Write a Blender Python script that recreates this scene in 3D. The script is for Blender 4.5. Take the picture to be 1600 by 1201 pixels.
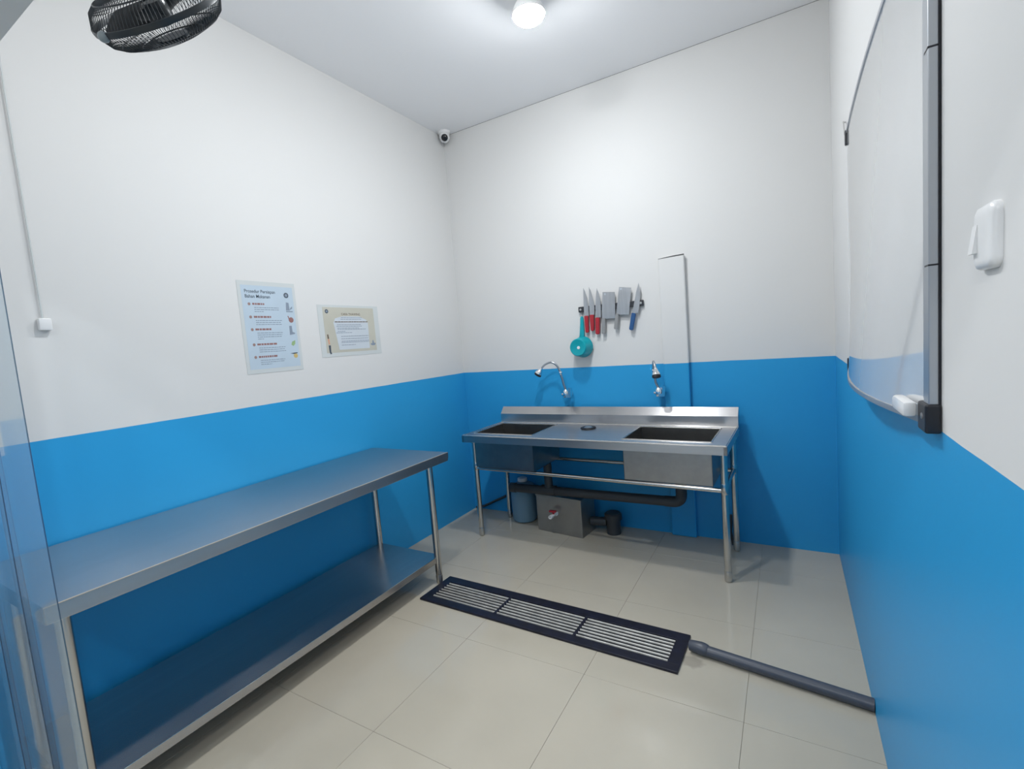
import bpy, bmesh, math, random
from mathutils import Vector, Matrix

# ------------------------------------------------------------------ reset
for o in list(bpy.data.objects):
    bpy.data.objects.remove(o, do_unlink=True)
scene = bpy.context.scene
COL = scene.collection
random.seed(7)

# ------------------------------------------------------------------ camera, world, exposure
F_PX = 739.97                      # focal length in pixels of the 1600 px wide frame
CAM = Vector((2.3784, -3.2676, 1.4000))
PITCH, YAW, ROLL = -0.0875, 0.5307, -0.0796
cy, sy, cp, sp, cr, sr = math.cos(YAW), math.sin(YAW), math.cos(PITCH), math.sin(PITCH), math.cos(ROLL), math.sin(ROLL)
fwd = Vector((-sy*cp, cy*cp, sp)); r0 = Vector((cy, sy, 0)); u0 = r0.cross(fwd)
right = cr*r0 + sr*u0; up = -sr*r0 + cr*u0
cam = bpy.data.cameras.new('camera'); camo = bpy.data.objects.new('camera', cam); COL.objects.link(camo)
camo.matrix_world = Matrix(((right.x, up.x, -fwd.x, CAM.x), (right.y, up.y, -fwd.y, CAM.y), (right.z, up.z, -fwd.z, CAM.z), (0, 0, 0, 1)))
cam.sensor_fit = 'HORIZONTAL'; cam.sensor_width = 36.0; cam.lens = F_PX/1600*36.0; cam.clip_start = 0.02
scene.camera = camo

world = bpy.data.worlds.new('world'); scene.world = world; world.use_nodes = True
world.node_tree.nodes['Background'].inputs[0].default_value = (0.80, 0.88, 1.0, 1)
world.node_tree.nodes['Background'].inputs[1].default_value = 0.35
scene.view_settings.view_transform = 'Standard'; scene.view_settings.look = 'None'
scene.view_settings.gamma = 1.0; scene.view_settings.use_curve_mapping = False
scene.view_settings.exposure = 0.0
try: scene.cycles.transparent_max_bounces = 32      # the overlapping clear strips
except Exception: pass
LAMP = 315.0
HALL_FILL = 430.0                       # emission of the added hall lamps, unseen fill light                       # emission of the ceiling bulbs
LAMP_COL = (0.95, 0.98, 1.0)

# ------------------------------------------------------------------ materials
def mat(name, base=(0.8, 0.8, 0.8), rough=0.5, metal=0.0, spec=0.5, emit=None, estr=0.0, noise=None, bump=None, aniso=None, coat=0.0, trans=0.0, ior=1.45):
    m = bpy.data.materials.new(name); m.use_nodes = True
    nt = m.node_tree; b = nt.nodes['Principled BSDF']
    b.inputs['Base Color'].default_value = (*base, 1); b.inputs['Roughness'].default_value = rough
    b.inputs['Metallic'].default_value = metal; b.inputs['Specular IOR Level'].default_value = spec
    b.inputs['Coat Weight'].default_value = coat; b.inputs['Transmission Weight'].default_value = trans; b.inputs['IOR'].default_value = ior
    if emit:
        b.inputs['Emission Color'].default_value = (*emit, 1); b.inputs['Emission Strength'].default_value = estr
    geo = nt.nodes.new('ShaderNodeNewGeometry')
    if noise:                      # (scale, amount, stretch)  -> mottled base colour
        sc, am, st = noise
        mp = nt.nodes.new('ShaderNodeMapping'); mp.inputs['Scale'].default_value = st
        nz = nt.nodes.new('ShaderNodeTexNoise'); nz.inputs['Scale'].default_value = sc; nz.inputs['Detail'].default_value = 5
        rp = nt.nodes.new('ShaderNodeValToRGB')
        rp.color_ramp.elements[0].position = 0.3; rp.color_ramp.elements[1].position = 0.7
        rp.color_ramp.elements[0].color = (*[c*(1-am) for c in base], 1); rp.color_ramp.elements[1].color = (*[min(1, c*(1+am)) for c in base], 1)
        nt.links.new(geo.outputs['Position'], mp.inputs[0]); nt.links.new(mp.outputs[0], nz.inputs['Vector'])
        nt.links.new(nz.outputs['Fac'], rp.inputs[0]); nt.links.new(rp.outputs[0], b.inputs['Base Color'])
    if bump:                       # (scale, strength, stretch)
        sc, am, st = bump
        mp = nt.nodes.new('ShaderNodeMapping'); mp.inputs['Scale'].default_value = st
        nz = nt.nodes.new('ShaderNodeTexNoise'); nz.inputs['Scale'].default_value = sc; nz.inputs['Detail'].default_value = 3
        bp = nt.nodes.new('ShaderNodeBump'); bp.inputs['Strength'].default_value = am; bp.inputs['Distance'].default_value = 0.002
        nt.links.new(geo.outputs['Position'], mp.inputs[0]); nt.links.new(mp.outputs[0], nz.inputs['Vector'])
        nt.links.new(nz.outputs['Fac'], bp.inputs['Height']); nt.links.new(bp.outputs[0], b.inputs['Normal'])
    if aniso:                      # (amount, direction across the brushing)
        am, d = aniso
        b.inputs['Anisotropic'].default_value = am
        cx = nt.nodes.new('ShaderNodeCombineXYZ')
        for i in range(3): cx.inputs[i].default_value = d[i]
        # faces square to that direction are brushed level, so there it is the upright
        dt = nt.nodes.new('ShaderNodeVectorMath'); dt.operation = 'DOT_PRODUCT'; nt.links.new(geo.outputs['True Normal'], dt.inputs[0]); nt.links.new(cx.outputs[0], dt.inputs[1])
        ab = nt.nodes.new('ShaderNodeMath'); ab.operation = 'ABSOLUTE'; nt.links.new(dt.outputs['Value'], ab.inputs[0])
        gr = nt.nodes.new('ShaderNodeMath'); gr.operation = 'GREATER_THAN'; gr.inputs[1].default_value = 0.7; nt.links.new(ab.outputs[0], gr.inputs[0])
        mv = nt.nodes.new('ShaderNodeMix'); mv.data_type = 'VECTOR'; nt.links.new(gr.outputs[0], mv.inputs[0]); nt.links.new(cx.outputs[0], mv.inputs[4]); mv.inputs[5].default_value = (0, 0, 1)
        nt.links.new(mv.outputs[1], b.inputs['Tangent'])
    return m

BLUE = (0.030, 0.34, 0.68)
def paint_mat(name, white):
    """white wall paint above, blue oil paint below a straight edge at 1.18 m"""
    m = mat(name, white, 0.45, spec=0.3, bump=(35, 0.05, (1, 1, 1)))
    nt = m.node_tree; b = nt.nodes['Principled BSDF']
    geo = nt.nodes.new('ShaderNodeNewGeometry'); sep = nt.nodes.new('ShaderNodeSeparateXYZ'); nt.links.new(geo.outputs['Position'], sep.inputs[0])
    nz = nt.nodes.new('ShaderNodeTexNoise'); nz.inputs['Scale'].default_value = 6; nt.links.new(geo.outputs['Position'], nz.inputs['Vector'])
    ma = nt.nodes.new('ShaderNodeMath'); ma.operation = 'MULTIPLY_ADD'; ma.inputs[1].default_value = 0.004
    nt.links.new(nz.outputs['Fac'], ma.inputs[0]); nt.links.new(sep.outputs['Z'], ma.inputs[2])
    gt = nt.nodes.new('ShaderNodeMath'); gt.operation = 'GREATER_THAN'; gt.inputs[1].default_value = 1.182; nt.links.new(ma.outputs[0], gt.inputs[0])
    mx = nt.nodes.new('ShaderNodeMix'); mx.data_type = 'RGBA'
    mx.inputs[6].default_value = (*BLUE, 1); mx.inputs[7].default_value = (*white, 1)
    nt.links.new(gt.outputs[0], mx.inputs[0]); nt.links.new(mx.outputs[2], b.inputs['Base Color'])
    mr = nt.nodes.new('ShaderNodeMapRange'); mr.inputs['To Min'].default_value = 0.38; mr.inputs['To Max'].default_value = 0.6
    nt.links.new(gt.outputs[0], mr.inputs['Value']); nt.links.new(mr.outputs[0], b.inputs['Roughness'])
    return m

M = {}
M['wall'] = paint_mat('wall_paint', (0.71, 0.705, 0.695))
M['ceiling'] = mat('ceiling_paint', (0.90, 0.905, 0.925), 0.7, spec=0.2, bump=(20, 0.04, (1, 1, 1)))
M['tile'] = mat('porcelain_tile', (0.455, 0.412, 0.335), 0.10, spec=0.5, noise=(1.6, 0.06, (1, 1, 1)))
def dark_patch(m, cx, cy_, r, dark):
    """a small darker patch in the tile by the pipe mouth"""
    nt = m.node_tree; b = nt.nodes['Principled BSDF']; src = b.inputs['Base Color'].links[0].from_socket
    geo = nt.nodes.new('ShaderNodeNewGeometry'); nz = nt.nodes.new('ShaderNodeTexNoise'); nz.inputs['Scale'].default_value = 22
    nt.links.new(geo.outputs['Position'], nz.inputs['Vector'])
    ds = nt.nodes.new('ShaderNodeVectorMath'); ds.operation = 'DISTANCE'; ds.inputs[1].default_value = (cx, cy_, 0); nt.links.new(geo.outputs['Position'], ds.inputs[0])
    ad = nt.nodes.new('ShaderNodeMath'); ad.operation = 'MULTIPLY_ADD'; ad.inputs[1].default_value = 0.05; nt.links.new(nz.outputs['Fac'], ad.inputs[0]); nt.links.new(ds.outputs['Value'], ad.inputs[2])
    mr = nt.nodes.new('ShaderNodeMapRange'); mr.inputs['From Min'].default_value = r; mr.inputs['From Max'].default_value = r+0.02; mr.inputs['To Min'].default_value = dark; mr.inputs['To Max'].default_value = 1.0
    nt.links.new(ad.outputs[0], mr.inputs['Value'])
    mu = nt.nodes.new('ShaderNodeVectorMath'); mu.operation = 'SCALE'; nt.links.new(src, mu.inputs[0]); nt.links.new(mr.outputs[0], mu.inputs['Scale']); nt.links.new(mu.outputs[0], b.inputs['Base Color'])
dark_patch(M['tile'], 1.995, -1.300, 0.055, 0.72)  # uneven darker spot in the tile colour near the pipe mouth
M['grout'] = mat('grout', (0.40, 0.36, 0.285), 0.9, noise=(12, 0.3, (1, 1, 1)))
M['steel_x'] = mat('brushed_steel_along_x', (0.54, 0.53, 0.53), 0.28, 1.0, noise=(40, 0.06, (0.03, 1, 1)), aniso=(0.75, (0, 1, 0)))
M['steel_y'] = mat('brushed_steel_along_y', (0.52, 0.50, 0.485), 0.24, 1.0, noise=(40, 0.05, (1, 0.03, 1)), aniso=(0.93, (1, 0, 0)))
M['steel'] = mat('satin_steel', (0.52, 0.51, 0.50), 0.33, 1.0, noise=(9, 0.08, (1, 1, 1)))
M['bowl_steel'] = mat('bowl_steel', (0.36, 0.352, 0.345), 0.30, 1.0, noise=(20, 0.06, (1, 1, 1)))
M['tube'] = mat('polished_steel_tube', (0.58, 0.57, 0.55), 0.2, 1.0)
M['chrome'] = mat('chrome', (0.82, 0.84, 0.86), 0.07, 1.0)
M['hose_metal'] = mat('flexible_metal_hose', (0.45, 0.47, 0.5), 0.3, 1.0)
M['blade'] = mat('knife_blade_steel', (0.50, 0.51, 0.53), 0.36, 1.0, noise=(60, 0.08, (1, 1, 0.05)))
M['red'] = mat('red_plastic', (0.40, 0.022, 0.035), 0.4)
M['blue_plastic'] = mat('blue_plastic', (0.025, 0.095, 0.25), 0.4)
M['wood_grey'] = mat('grey_steel_handle', (0.42, 0.41, 0.40), 0.4, 0.9)
M['teal'] = mat('teal_plastic', (0.002, 0.34, 0.40), 0.35, noise=(10, 0.08, (1, 1, 1)))
M['black'] = mat('black_plastic', (0.012, 0.013, 0.018), 0.4)
M['black_bar'] = mat('black_magnet_bar', (0.03, 0.033, 0.04), 0.45)
M['grate'] = mat('dark_painted_iron', (0.006, 0.007, 0.018), 0.45, noise=(30, 0.4, (1, 1, 1)))
M['slat'] = mat('bare_metal_bar', (0.42, 0.41, 0.38), 0.45, 0.3, noise=(25, 0.2, (1, 1, 1)))
M['pipe'] = mat('grey_pvc', (0.062, 0.070, 0.090), 0.35)
M['dark_pipe'] = mat('dark_grey_pvc', (0.045, 0.048, 0.052), 0.45)
M['box_steel'] = mat('dull_stainless', (0.36, 0.35, 0.33), 0.4, 0.85, noise=(8, 0.1, (1, 1, 1)))
M['white_plastic'] = mat('white_plastic', (0.80, 0.80, 0.80), 0.28)
M['pale_blue'] = mat('pale_blue_plastic', (0.17, 0.29, 0.38), 0.4)
M['board'] = mat('whiteboard_enamel', (0.66, 0.665, 0.67), 0.07, spec=0.7, coat=0.8)
M['alu'] = mat('aluminium_frame', (0.45, 0.47, 0.50), 0.38, 0.9)
M['fan'] = mat('black_fan_metal', (0.018, 0.024, 0.030), 0.35)
M['fan_grey'] = mat('grey_fan_plastic', (0.20, 0.24, 0.26), 0.35)
M['glass_lens'] = mat('dark_lens', (0.01, 0.012, 0.016), 0.12)
M['bulb'] = mat('lit_bulb', (0.9, 0.9, 0.9), 0.4, emit=LAMP_COL, estr=LAMP)
M['hall_fill_bulb'] = mat('lit_hall_fill_bulb', (0.9, 0.9, 0.9), 0.4, emit=LAMP_COL, estr=HALL_FILL)
M['film'] = mat('laminate_film', (0.60, 0.63, 0.63), 0.2)
M['paper_blue'] = mat('pale_blue_paper', (0.50, 0.60, 0.69), 0.25, noise=(3, 0.05, (1, 1, 1)))
M['paper_beige'] = mat('beige_paper', (0.53, 0.515, 0.44), 0.25, noise=(3, 0.05, (1, 1, 1)))
M['paper_white'] = mat('white_print_panel', (0.58, 0.63, 0.68), 0.25)
M['ink'] = mat('dark_ink', (0.07, 0.09, 0.12), 0.4)
M['ink_grey'] = mat('grey_ink', (0.24, 0.29, 0.36), 0.4)
M['ink_red'] = mat('red_brown_ink', (0.30, 0.15, 0.14), 0.4)
M['ink_orange'] = mat('orange_ink', (0.33, 0.22, 0.20), 0.4)
M['ink_brown'] = mat('brown_ink', (0.16, 0.12, 0.09), 0.4)
M['ink_green'] = mat('green_ink', (0.30, 0.45, 0.22), 0.4)
M['ink_yellow'] = mat('yellow_ink', (0.60, 0.45, 0.18), 0.4)
M['ink_pink'] = mat('salmon_ink', (0.62, 0.33, 0.22), 0.4)
M['gap'] = mat('dark_joint', (0.10, 0.10, 0.10), 0.9)

# clear PVC strips: mostly clear film with a sheen; the cut edges are deeper blue
def pvc(name, tint, rough, haze):
    m = bpy.data.materials.new(name); m.use_nodes = True; nt = m.node_tree
    nt.nodes.remove(nt.nodes['Principled BSDF']); out = nt.nodes['Material Output']
    tr = nt.nodes.new('ShaderNodeBsdfTransparent'); tr.inputs[0].default_value = (*tint, 1)
    gl = nt.nodes.new('ShaderNodeBsdfGlossy'); gl.inputs['Roughness'].default_value = rough
    lw = nt.nodes.new('ShaderNodeLayerWeight'); lw.inputs[0].default_value = 0.5
    pw = nt.nodes.new('ShaderNodeMath'); pw.operation = 'POWER'; pw.inputs[1].default_value = 4.0; nt.links.new(lw.outputs['Facing'], pw.inputs[0])
    fr = nt.nodes.new('ShaderNodeMath'); fr.operation = 'MULTIPLY_ADD'; fr.inputs[1].default_value = 0.6; fr.inputs[2].default_value = 0.04; nt.links.new(pw.outputs[0], fr.inputs[0])
    df = nt.nodes.new('ShaderNodeBsdfTranslucent'); df.inputs[0].default_value = (0.7, 0.78, 0.85, 1)
    m1 = nt.nodes.new('ShaderNodeMixShader'); m1.inputs[0].default_value = haze
    m2 = nt.nodes.new('ShaderNodeMixShader')
    nt.links.new(tr.outputs[0], m1.inputs[1]); nt.links.new(df.outputs[0], m1.inputs[2])
    nt.links.new(fr.outputs[0], m2.inputs[0]); nt.links.new(m1.outputs[0], m2.inputs[1]); nt.links.new(gl.outputs[0], m2.inputs[2])
    nt.links.new(m2.outputs[0], out.inputs['Surface'])
    return m
M['pvc'] = pvc('clear_pvc', (0.90, 0.94, 0.96), 0.08, 0.12)
M['pvc_edge'] = pvc('pvc_cut_edge', (0.18, 0.27, 0.36), 0.2, 0.08)

# ------------------------------------------------------------------ builders
def link(name, bm, m, parent=None, smooth=False, origin=None):
    me = bpy.data.meshes.new(name)
    if parent is not None:
        o0 = parent.get('_org', (0, 0, 0))
        bmesh.ops.translate(bm, verts=bm.verts, vec=-Vector(o0))
    bmesh.ops.recalc_face_normals(bm, faces=bm.faces)
    bm.to_mesh(me); bm.free()
    for mm in (m if isinstance(m, (list, tuple)) else [m]): me.materials.append(mm)
    if smooth:
        for p in me.polygons: p.use_smooth = True
        try: me.set_sharp_from_angle(angle=math.radians(38))
        except Exception: pass
    o = bpy.data.objects.new(name, me); COL.objects.link(o)
    if parent is not None:
        o.parent = parent; o['_org'] = parent.get('_org', (0, 0, 0))
    else:
        o['_org'] = (0.0, 0.0, 0.0)
    return o

def thing(name, label, cat, loc=(0, 0, 0), group=None):
    o = bpy.data.objects.new(name, None); COL.objects.link(o)
    o.empty_display_size = 0.05; o.location = loc; o['_org'] = tuple(loc)
    o['label'] = label; o['category'] = cat
    if group: o['group'] = group
    return o

def box(bm, x0, x1, y0, y1, z0, z1, bev=0.0, rot=None):
    r = bmesh.ops.create_cube(bm, size=1.0)
    vs = r['verts']
    for v in vs:
        v.co = Vector(((x0+x1)/2+v.co.x*(x1-x0), (y0+y1)/2+v.co.y*(y1-y0), (z0+z1)/2+v.co.z*(z1-z0)))
    if bev > 0:
        es = list({e for v in vs for e in v.link_edges})
        res = bmesh.ops.bevel(bm, geom=es, offset=bev, segments=2, profile=0.5, affect='EDGES')
        vs = [v for v in res['verts']] + [v for v in vs if v.is_valid]
    if rot:
        c, ang, ax = rot
        vs = list({v for v in vs if v.is_valid})
        bmesh.ops.rotate(bm, verts=vs, cent=c, matrix=Matrix.Rotation(ang, 3, ax))
    return vs

def tube(bm, pts, r, seg=14, caps=True):
    pts = [Vector(p) for p in pts]; n = len(pts)
    rs = r if isinstance(r, (list, tuple)) else [r]*n
    tang = []
    for i in range(n):
        a = pts[max(0, i-1)]; b = pts[min(n-1, i+1)]
        t = (b-a); tang.append(t.normalized() if t.length > 1e-9 else Vector((0, 0, 1)))
    ref = Vector((0, 0, 1)) if abs(tang[0].z) < 0.9 else Vector((1, 0, 0))
    nrm = (ref - tang[0]*ref.dot(tang[0])).normalized()
    rings = []
    for i in range(n):
        nrm = (nrm - tang[i]*nrm.dot(tang[i])).normalized(); bi = tang[i].cross(nrm)
        rings.append([bm.verts.new(pts[i] + rs[i]*(math.cos(2*math.pi*k/seg)*nrm + math.sin(2*math.pi*k/seg)*bi)) for k in range(seg)])
    for i in range(n-1):
        for k in range(seg):
            bm.faces.new((rings[i][k], rings[i][(k+1) % seg], rings[i+1][(k+1) % seg], rings[i+1][k]))
    if caps:
        bm.faces.new(list(reversed(rings[0]))); bm.faces.new(rings[-1])

def lathe(bm, prof, org, axis, seg=24, cap0=True, cap1=True):
    """prof: (radius, distance along axis)"""
    axis = Vector(axis).normalized(); org = Vector(org)
    ref = Vector((0, 0, 1)) if abs(axis.z) < 0.9 else Vector((1, 0, 0))
    a = (ref - axis*ref.dot(axis)).normalized(); b = axis.cross(a)
    rings = []
    for r, h in prof:
        if r < 1e-6: rings.append([bm.verts.new(org+axis*h)])
        else: rings.append([bm.verts.new(org+axis*h+r*(math.cos(2*math.pi*k/seg)*a+math.sin(2*math.pi*k/seg)*b)) for k in range(seg)])
    for i in range(len(rings)-1):
        A, B = rings[i], rings[i+1]
        for k in range(seg):
            k2 = (k+1) % seg
            if len(A) == 1 and len(B) == 1: continue
            if len(A) == 1: bm.faces.new((A[0], B[k2], B[k]))
            elif len(B) == 1: bm.faces.new((A[k], A[k2], B[0]))
            else: bm.faces.new((A[k], A[k2], B[k2], B[k]))
    if cap0 and len(rings[0]) > 1: bm.faces.new(list(reversed(rings[0])))
    if cap1 and len(rings[-1]) > 1: bm.faces.new(rings[-1])

def prism(bm, pts, d):
    """extrude a planar polygon (3-D points) by vector d"""
    d = Vector(d)
    a = [bm.verts.new(Vector(p)) for p in pts]; b = [bm.verts.new(Vector(p)+d) for p in pts]
    n = len(a)
    bm.faces.new(a); bm.faces.new(list(reversed(b)))
    for i in range(n): bm.faces.new((a[i], b[i], b[(i+1) % n], a[(i+1) % n]))

def arc(center, r, a0, a1, ex, ey, n=10):
    c = Vector(center); ex = Vector(ex); ey = Vector(ey)
    return [c + r*(math.cos(a0+(a1-a0)*i/n)*ex + math.sin(a0+(a1-a0)*i/n)*ey) for i in range(n+1)]

def bent(pts, r, n=6):
    """round the corners of a polyline with radius r"""
    pts = [Vector(p) for p in pts]; out = [pts[0]]
    for i in range(1, len(pts)-1):
        p = pts[i]; a = (pts[i-1]-p).normalized(); b = (pts[i+1]-p).normalized()
        ang = a.angle(b); t = r/math.tan(ang/2)
        s, e = p+a*t, p+b*t
        for k in range(n+1):
            u = k/n; out.append((1-u)**2*s + 2*u*(1-u)*p + u*u*e)
    out.append(pts[-1]); return out

def B(): return bmesh.new()
def struct(o): o['kind'] = 'structure'; return o
def tag(o, label, cat, group=None):
    o['label'] = label; o['category'] = cat
    if group: o['group'] = group
    return o

# ------------------------------------------------------------------ the room
W = 2.6142; H = 3.1083; YF = -2.93; YO = -3.05; YB = -6.2; XL = -1.6; XR = 4.2
bm = B(); box(bm, XL, XR, YB, 0.1, -0.12, -0.003); floor = struct(link('floor', bm, M['grout']))
# 60 cm porcelain tiles, one object each; whole tiles share one mesh
tile_cache = {}
gx = [0.406+0.602*i for i in range(-4, 8)]; gy = [-2.155+0.600*j for j in range(-7, 5)]
def tile_mesh(w, d):
    key = (round(w, 3), round(d, 3))
    if key not in tile_cache:
        b = B(); box(b, 0, w, 0, d, -0.006, 0.0)
        es = [e for e in b.edges if all(v.co.z > -0.001 for v in e.verts)]
        bmesh.ops.bevel(b, geom=es, offset=0.0003, segments=1, affect='EDGES')
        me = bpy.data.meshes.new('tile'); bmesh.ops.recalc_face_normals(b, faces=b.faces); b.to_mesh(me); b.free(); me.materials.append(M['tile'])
        tile_cache[key] = me
    return tile_cache[key]
g = 0.0006
def tiles_in(x0, x1, y0, y1):
    for i in range(len(gx)-1):
        for j in range(len(gy)-1):
            a0, a1 = max(gx[i]+g, x0), min(gx[i+1]-g, x1); b0, b1 = max(gy[j]+g, y0), min(gy[j+1]-g, y1)
            if a1-a0 < 0.01 or b1-b0 < 0.01: continue
            o = bpy.data.objects.new('tile', tile_mesh(a1-a0, b1-b0)); COL.objects.link(o); o.parent = floor
            o.location = (a0, b0, 0.0)
tiles_in(0.0, W, YO, 0.0)
tiles_in(XL, XR, YB, YO)
bm = B(); box(bm, -0.1, 0, YF, 0.1, -0.003, H); struct(link('wall_left', bm, M['wall']))
bm = B(); box(bm, 0, W, 0, 0.1, -0.003, H); struct(link('wall_back', bm, M['wall']))
bm = B(); box(bm, W, W+0.1, YF, 0.1, -0.003, H); struct(link('wall_right', bm, M['wall']))
bm = B()      # front wall with the doorway the photograph is taken through
box(bm, XL, 0.30, YO, YF, -0.003, H); box(bm, 2.565, XR, YO, YF, -0.003, H); box(bm, 0.30, 2.565, YO, YF, 2.0, H)
struct(link('wall_front', bm, M['wall']))
bm = B(); box(bm, XL, XR, YB, -0.0035, H, H+0.1); struct(link('ceiling', bm, M['ceiling']))
bm = B(); box(bm, -0.1, W+0.1, -0.0035, 0.1, H+0.004, H+0.1); struct(link('trim_2', bm, M['gap']))
# the hall the camera stands in
bm = B(); box(bm, XL, XR, YB-0.1, YB, -0.003, H); struct(link('wall_hall', bm, M['wall']))
bm = B(); box(bm, XL-0.1, XL, YB, YF, -0.003, H); struct(link('wall_hall_left', bm, M['wall']))
bm = B(); box(bm, XR, XR+0.1, YB, YF, -0.003, H); struct(link('wall_hall_right', bm, M['wall']))
# boxed-in pipe on the back wall
bm = B(); box(bm, 1.660, 1.822, -0.036, 0.0, 0.0, 1.872, 0.008); struct(link('trim_1', bm, M['wall']))
bm = B()
prism(bm, [(1.662, -0.0365, 1.866), (1.822, -0.0365, 1.872), (1.822, -0.0365, 1.8775), (1.75, -0.0365, 1.8755), (1.662, -0.0365, 1.869)], (0, 0.012, 0))
struct(link('trim_3', bm, M['gap']))

# ------------------------------------------------------------------ ceiling bulbs
def ceiling_light(x, y, label, bulb='bulb'):
    t = thing('ceiling_light', label, 'lamp', (x, y, H), 'ceiling lights')
    b = B(); lathe(b, [(0.055, 0.0), (0.055, -0.010), (0.045, -0.018), (0.030, -0.022), (0.030, -0.040)], (x, y, H), (0, 0, 1), 32); link('lamp_holder', b, M['white_plastic'], t, True)
    b = B(); lathe(b, [(0.024, -0.038), (0.034, -0.050), (0.060, -0.086), (0.078, -0.120), (0.080, -0.132), (0.080, -0.139), (0.074, -0.139)], (x, y, H), (0, 0, 1), 32); link('bulb_housing', b, M['white_plastic'], t, True)
    b = B(); lathe(b, [(0.0775, -0.1395), (0.0765, -0.144), (0.072, -0.151), (0.060, -0.161), (0.040, -0.169), (0.020, -0.173), (0.0, -0.174)], (x, y, H), (0, 0, 1), 28, cap0=False); link('diffuser', b, M[bulb], t, True)
ceiling_light(1.335, -1.05, 'bright round ceiling light above the sink end of the room')
ceiling_light(1.30, -2.02, 'bright round ceiling light nearer the doorway and the fan')
ceiling_light(1.9, -4.5, 'added round fill light in the unseen hall, out past the camera', 'hall_fill_bulb')  # unseen hall lamps, added as frontal fill for the room
ceiling_light(0.3, -4.2, 'added round fill light in the unseen hall outside the curtain side of the doorway', 'hall_fill_bulb')
ceiling_light(2.9, -4.0, 'added round fill light in the unseen hall outside the switch side of the doorway', 'hall_fill_bulb')

# ------------------------------------------------------------------ sink table
def sink_table():
    t = thing('sink_table', 'long stainless steel double bowl sink table against the back wall', 'sink', (0.378, -0.02, 0))
    x0, x1, yf, yb, zt = 0.378, 2.107, -0.600, -0.070, 0.775
    bowls = [(0.425, 0.900, -0.515, -0.120), (1.520, 2.018, -0.515, -0.120)]
    parts = []
    def add(name, b, m, parent=t, smooth=False):
        o = link(name, b, m, parent, smooth); parts.append(o); return o
    b = B(); th = 0.004
    xs = [x0, bowls[0][0], bowls[0][1], bowls[1][0], bowls[1][1], x1]
    box(b, x0, x1, yf, bowls[0][2], zt-th, zt, 0.0012); box(b, x0, x1, bowls[0][3], yb, zt-th, zt)
    for a, c in ((0, 1), (2, 3), (4, 5)): box(b, xs[a], xs[c], bowls[0][2], bowls[0][3], zt-th, zt)
    box(b, x0, x1, yf, yf+0.018, zt-0.048, zt-th); box(b, x0, x0+0.018, yf, yb, zt-0.048, zt-th); box(b, x1-0.018, x1, yf, yb, zt-0.048, zt-th)
    ct = add('countertop', b, M['steel_x'])
    b = B()       # raised rolled edge round the top and round each bowl
    rim = [(x0+0.006, yf+0.006, zt), (x1-0.006, yf+0.006, zt), (x1-0.006, yb, zt), (x0+0.006, yb, zt), (x0+0.006, yf+0.006, zt)]
    tube(b, rim[:4], 0.0045, 8); tube(b, [rim[3], rim[0]], 0.0045, 8)
    add('rolled_edge', b, M['tube'], ct, True)
    b = B()
    prism(b, [(x0, yb, zt-0.03), (x0, yb, 0.842), (x0, -0.024, 0.893), (x0, -0.020, 0.893), (x0, -0.020, zt-0.03)], (x1-x0, 0, 0))
    add('backsplash', b, M['steel_x'])
    for (a, c, d, e) in bowls:
        b = B(); zb = 0.527; w = 0.0035
        box(b, a, c, d, d+w, zb, zt-0.0045); box(b, a, c, e-w, e, zb, zt-0.0045)
        box(b, a, a+w, d, e, zb, zt-0.0045); box(b, c-w, c, d, e, zb, zt-0.0045); box(b, a, c, d, e, zb, zb+w)
        bo = add('bowl', b, M['bowl_steel'])
        b = B()
        for (p, q) in (((a, d), (c, d)), ((c, d), (c, e)), ((c, e), (a, e)), ((a, e), (a, d))):
            tube(b, [(p[0], p[1], zt+0.001), (q[0], q[1], zt+0.001)], 0.004, 8)
        add('bowl_rim', b, M['tube'], bo, True)
        b = B(); lathe(b, [(0.045, 0.002), (0.045, 0.006), (0.035, 0.005), (0.0, 0.003)], ((a+c)/2, (d+e)/2-0.02, zb+w), (0, 0, 1)); add('drain', b, M['chrome'], bo, True)
        b = B()    # the welded corner posts seen as a bright line in each bowl
        tube(b, [(a+0.006, e-0.006, zb), (a+0.006, e-0.006, zt-0.006)], 0.005, 8); add('bowl_seam', b, M['tube'], bo, True)
    legs = [(0.372+0.025, -0.485), (2.055+0.022, -0.520), (0.405, -0.095), (2.077, -0.105)]
    for i, (x, y) in enumerate(legs):
        b = B(); tube(b, [(x, y, 0.055), (x, y, 0.30), (x, y, zt-0.006)], 0.019, 18); lg = add('leg', b, M['tube'], t, True)
        b = B(); lathe(b, [(0.013, 0.0), (0.019, 0.004), (0.0198, 0.02), (0.0198, 0.060), (0.019, 0.064)], (x, y, 0), (0, 0, 1), 18); add('foot', b, M['tube'], lg, True)
        b = B(); lathe(b, [(0.019, -0.03), (0.0205, -0.027), (0.0205, 0.027), (0.019, 0.03)], (x, y, 0.525), (0, 0, 1), 18); add('collar', b, M['tube'], lg, True)
    zr = 0.528
    for p, q in ((legs[0], legs[1]), (legs[2], legs[3]), (legs[0], legs[2]), (legs[1], legs[3])):
        b = B(); zz = zr-0.016 if p is legs[0] and q is legs[1] else zr-0.01
        if p is legs[2]: zz = 0.512
        tube(b, [(p[0], p[1], zz), (q[0], q[1], zz)], 0.0125, 14); add('rail', b, M['tube'], t, True)
    # stands slightly askew to the wall
    t.rotation_euler = (0, 0, math.radians(-1.2))
    return t
sink_table()

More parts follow.
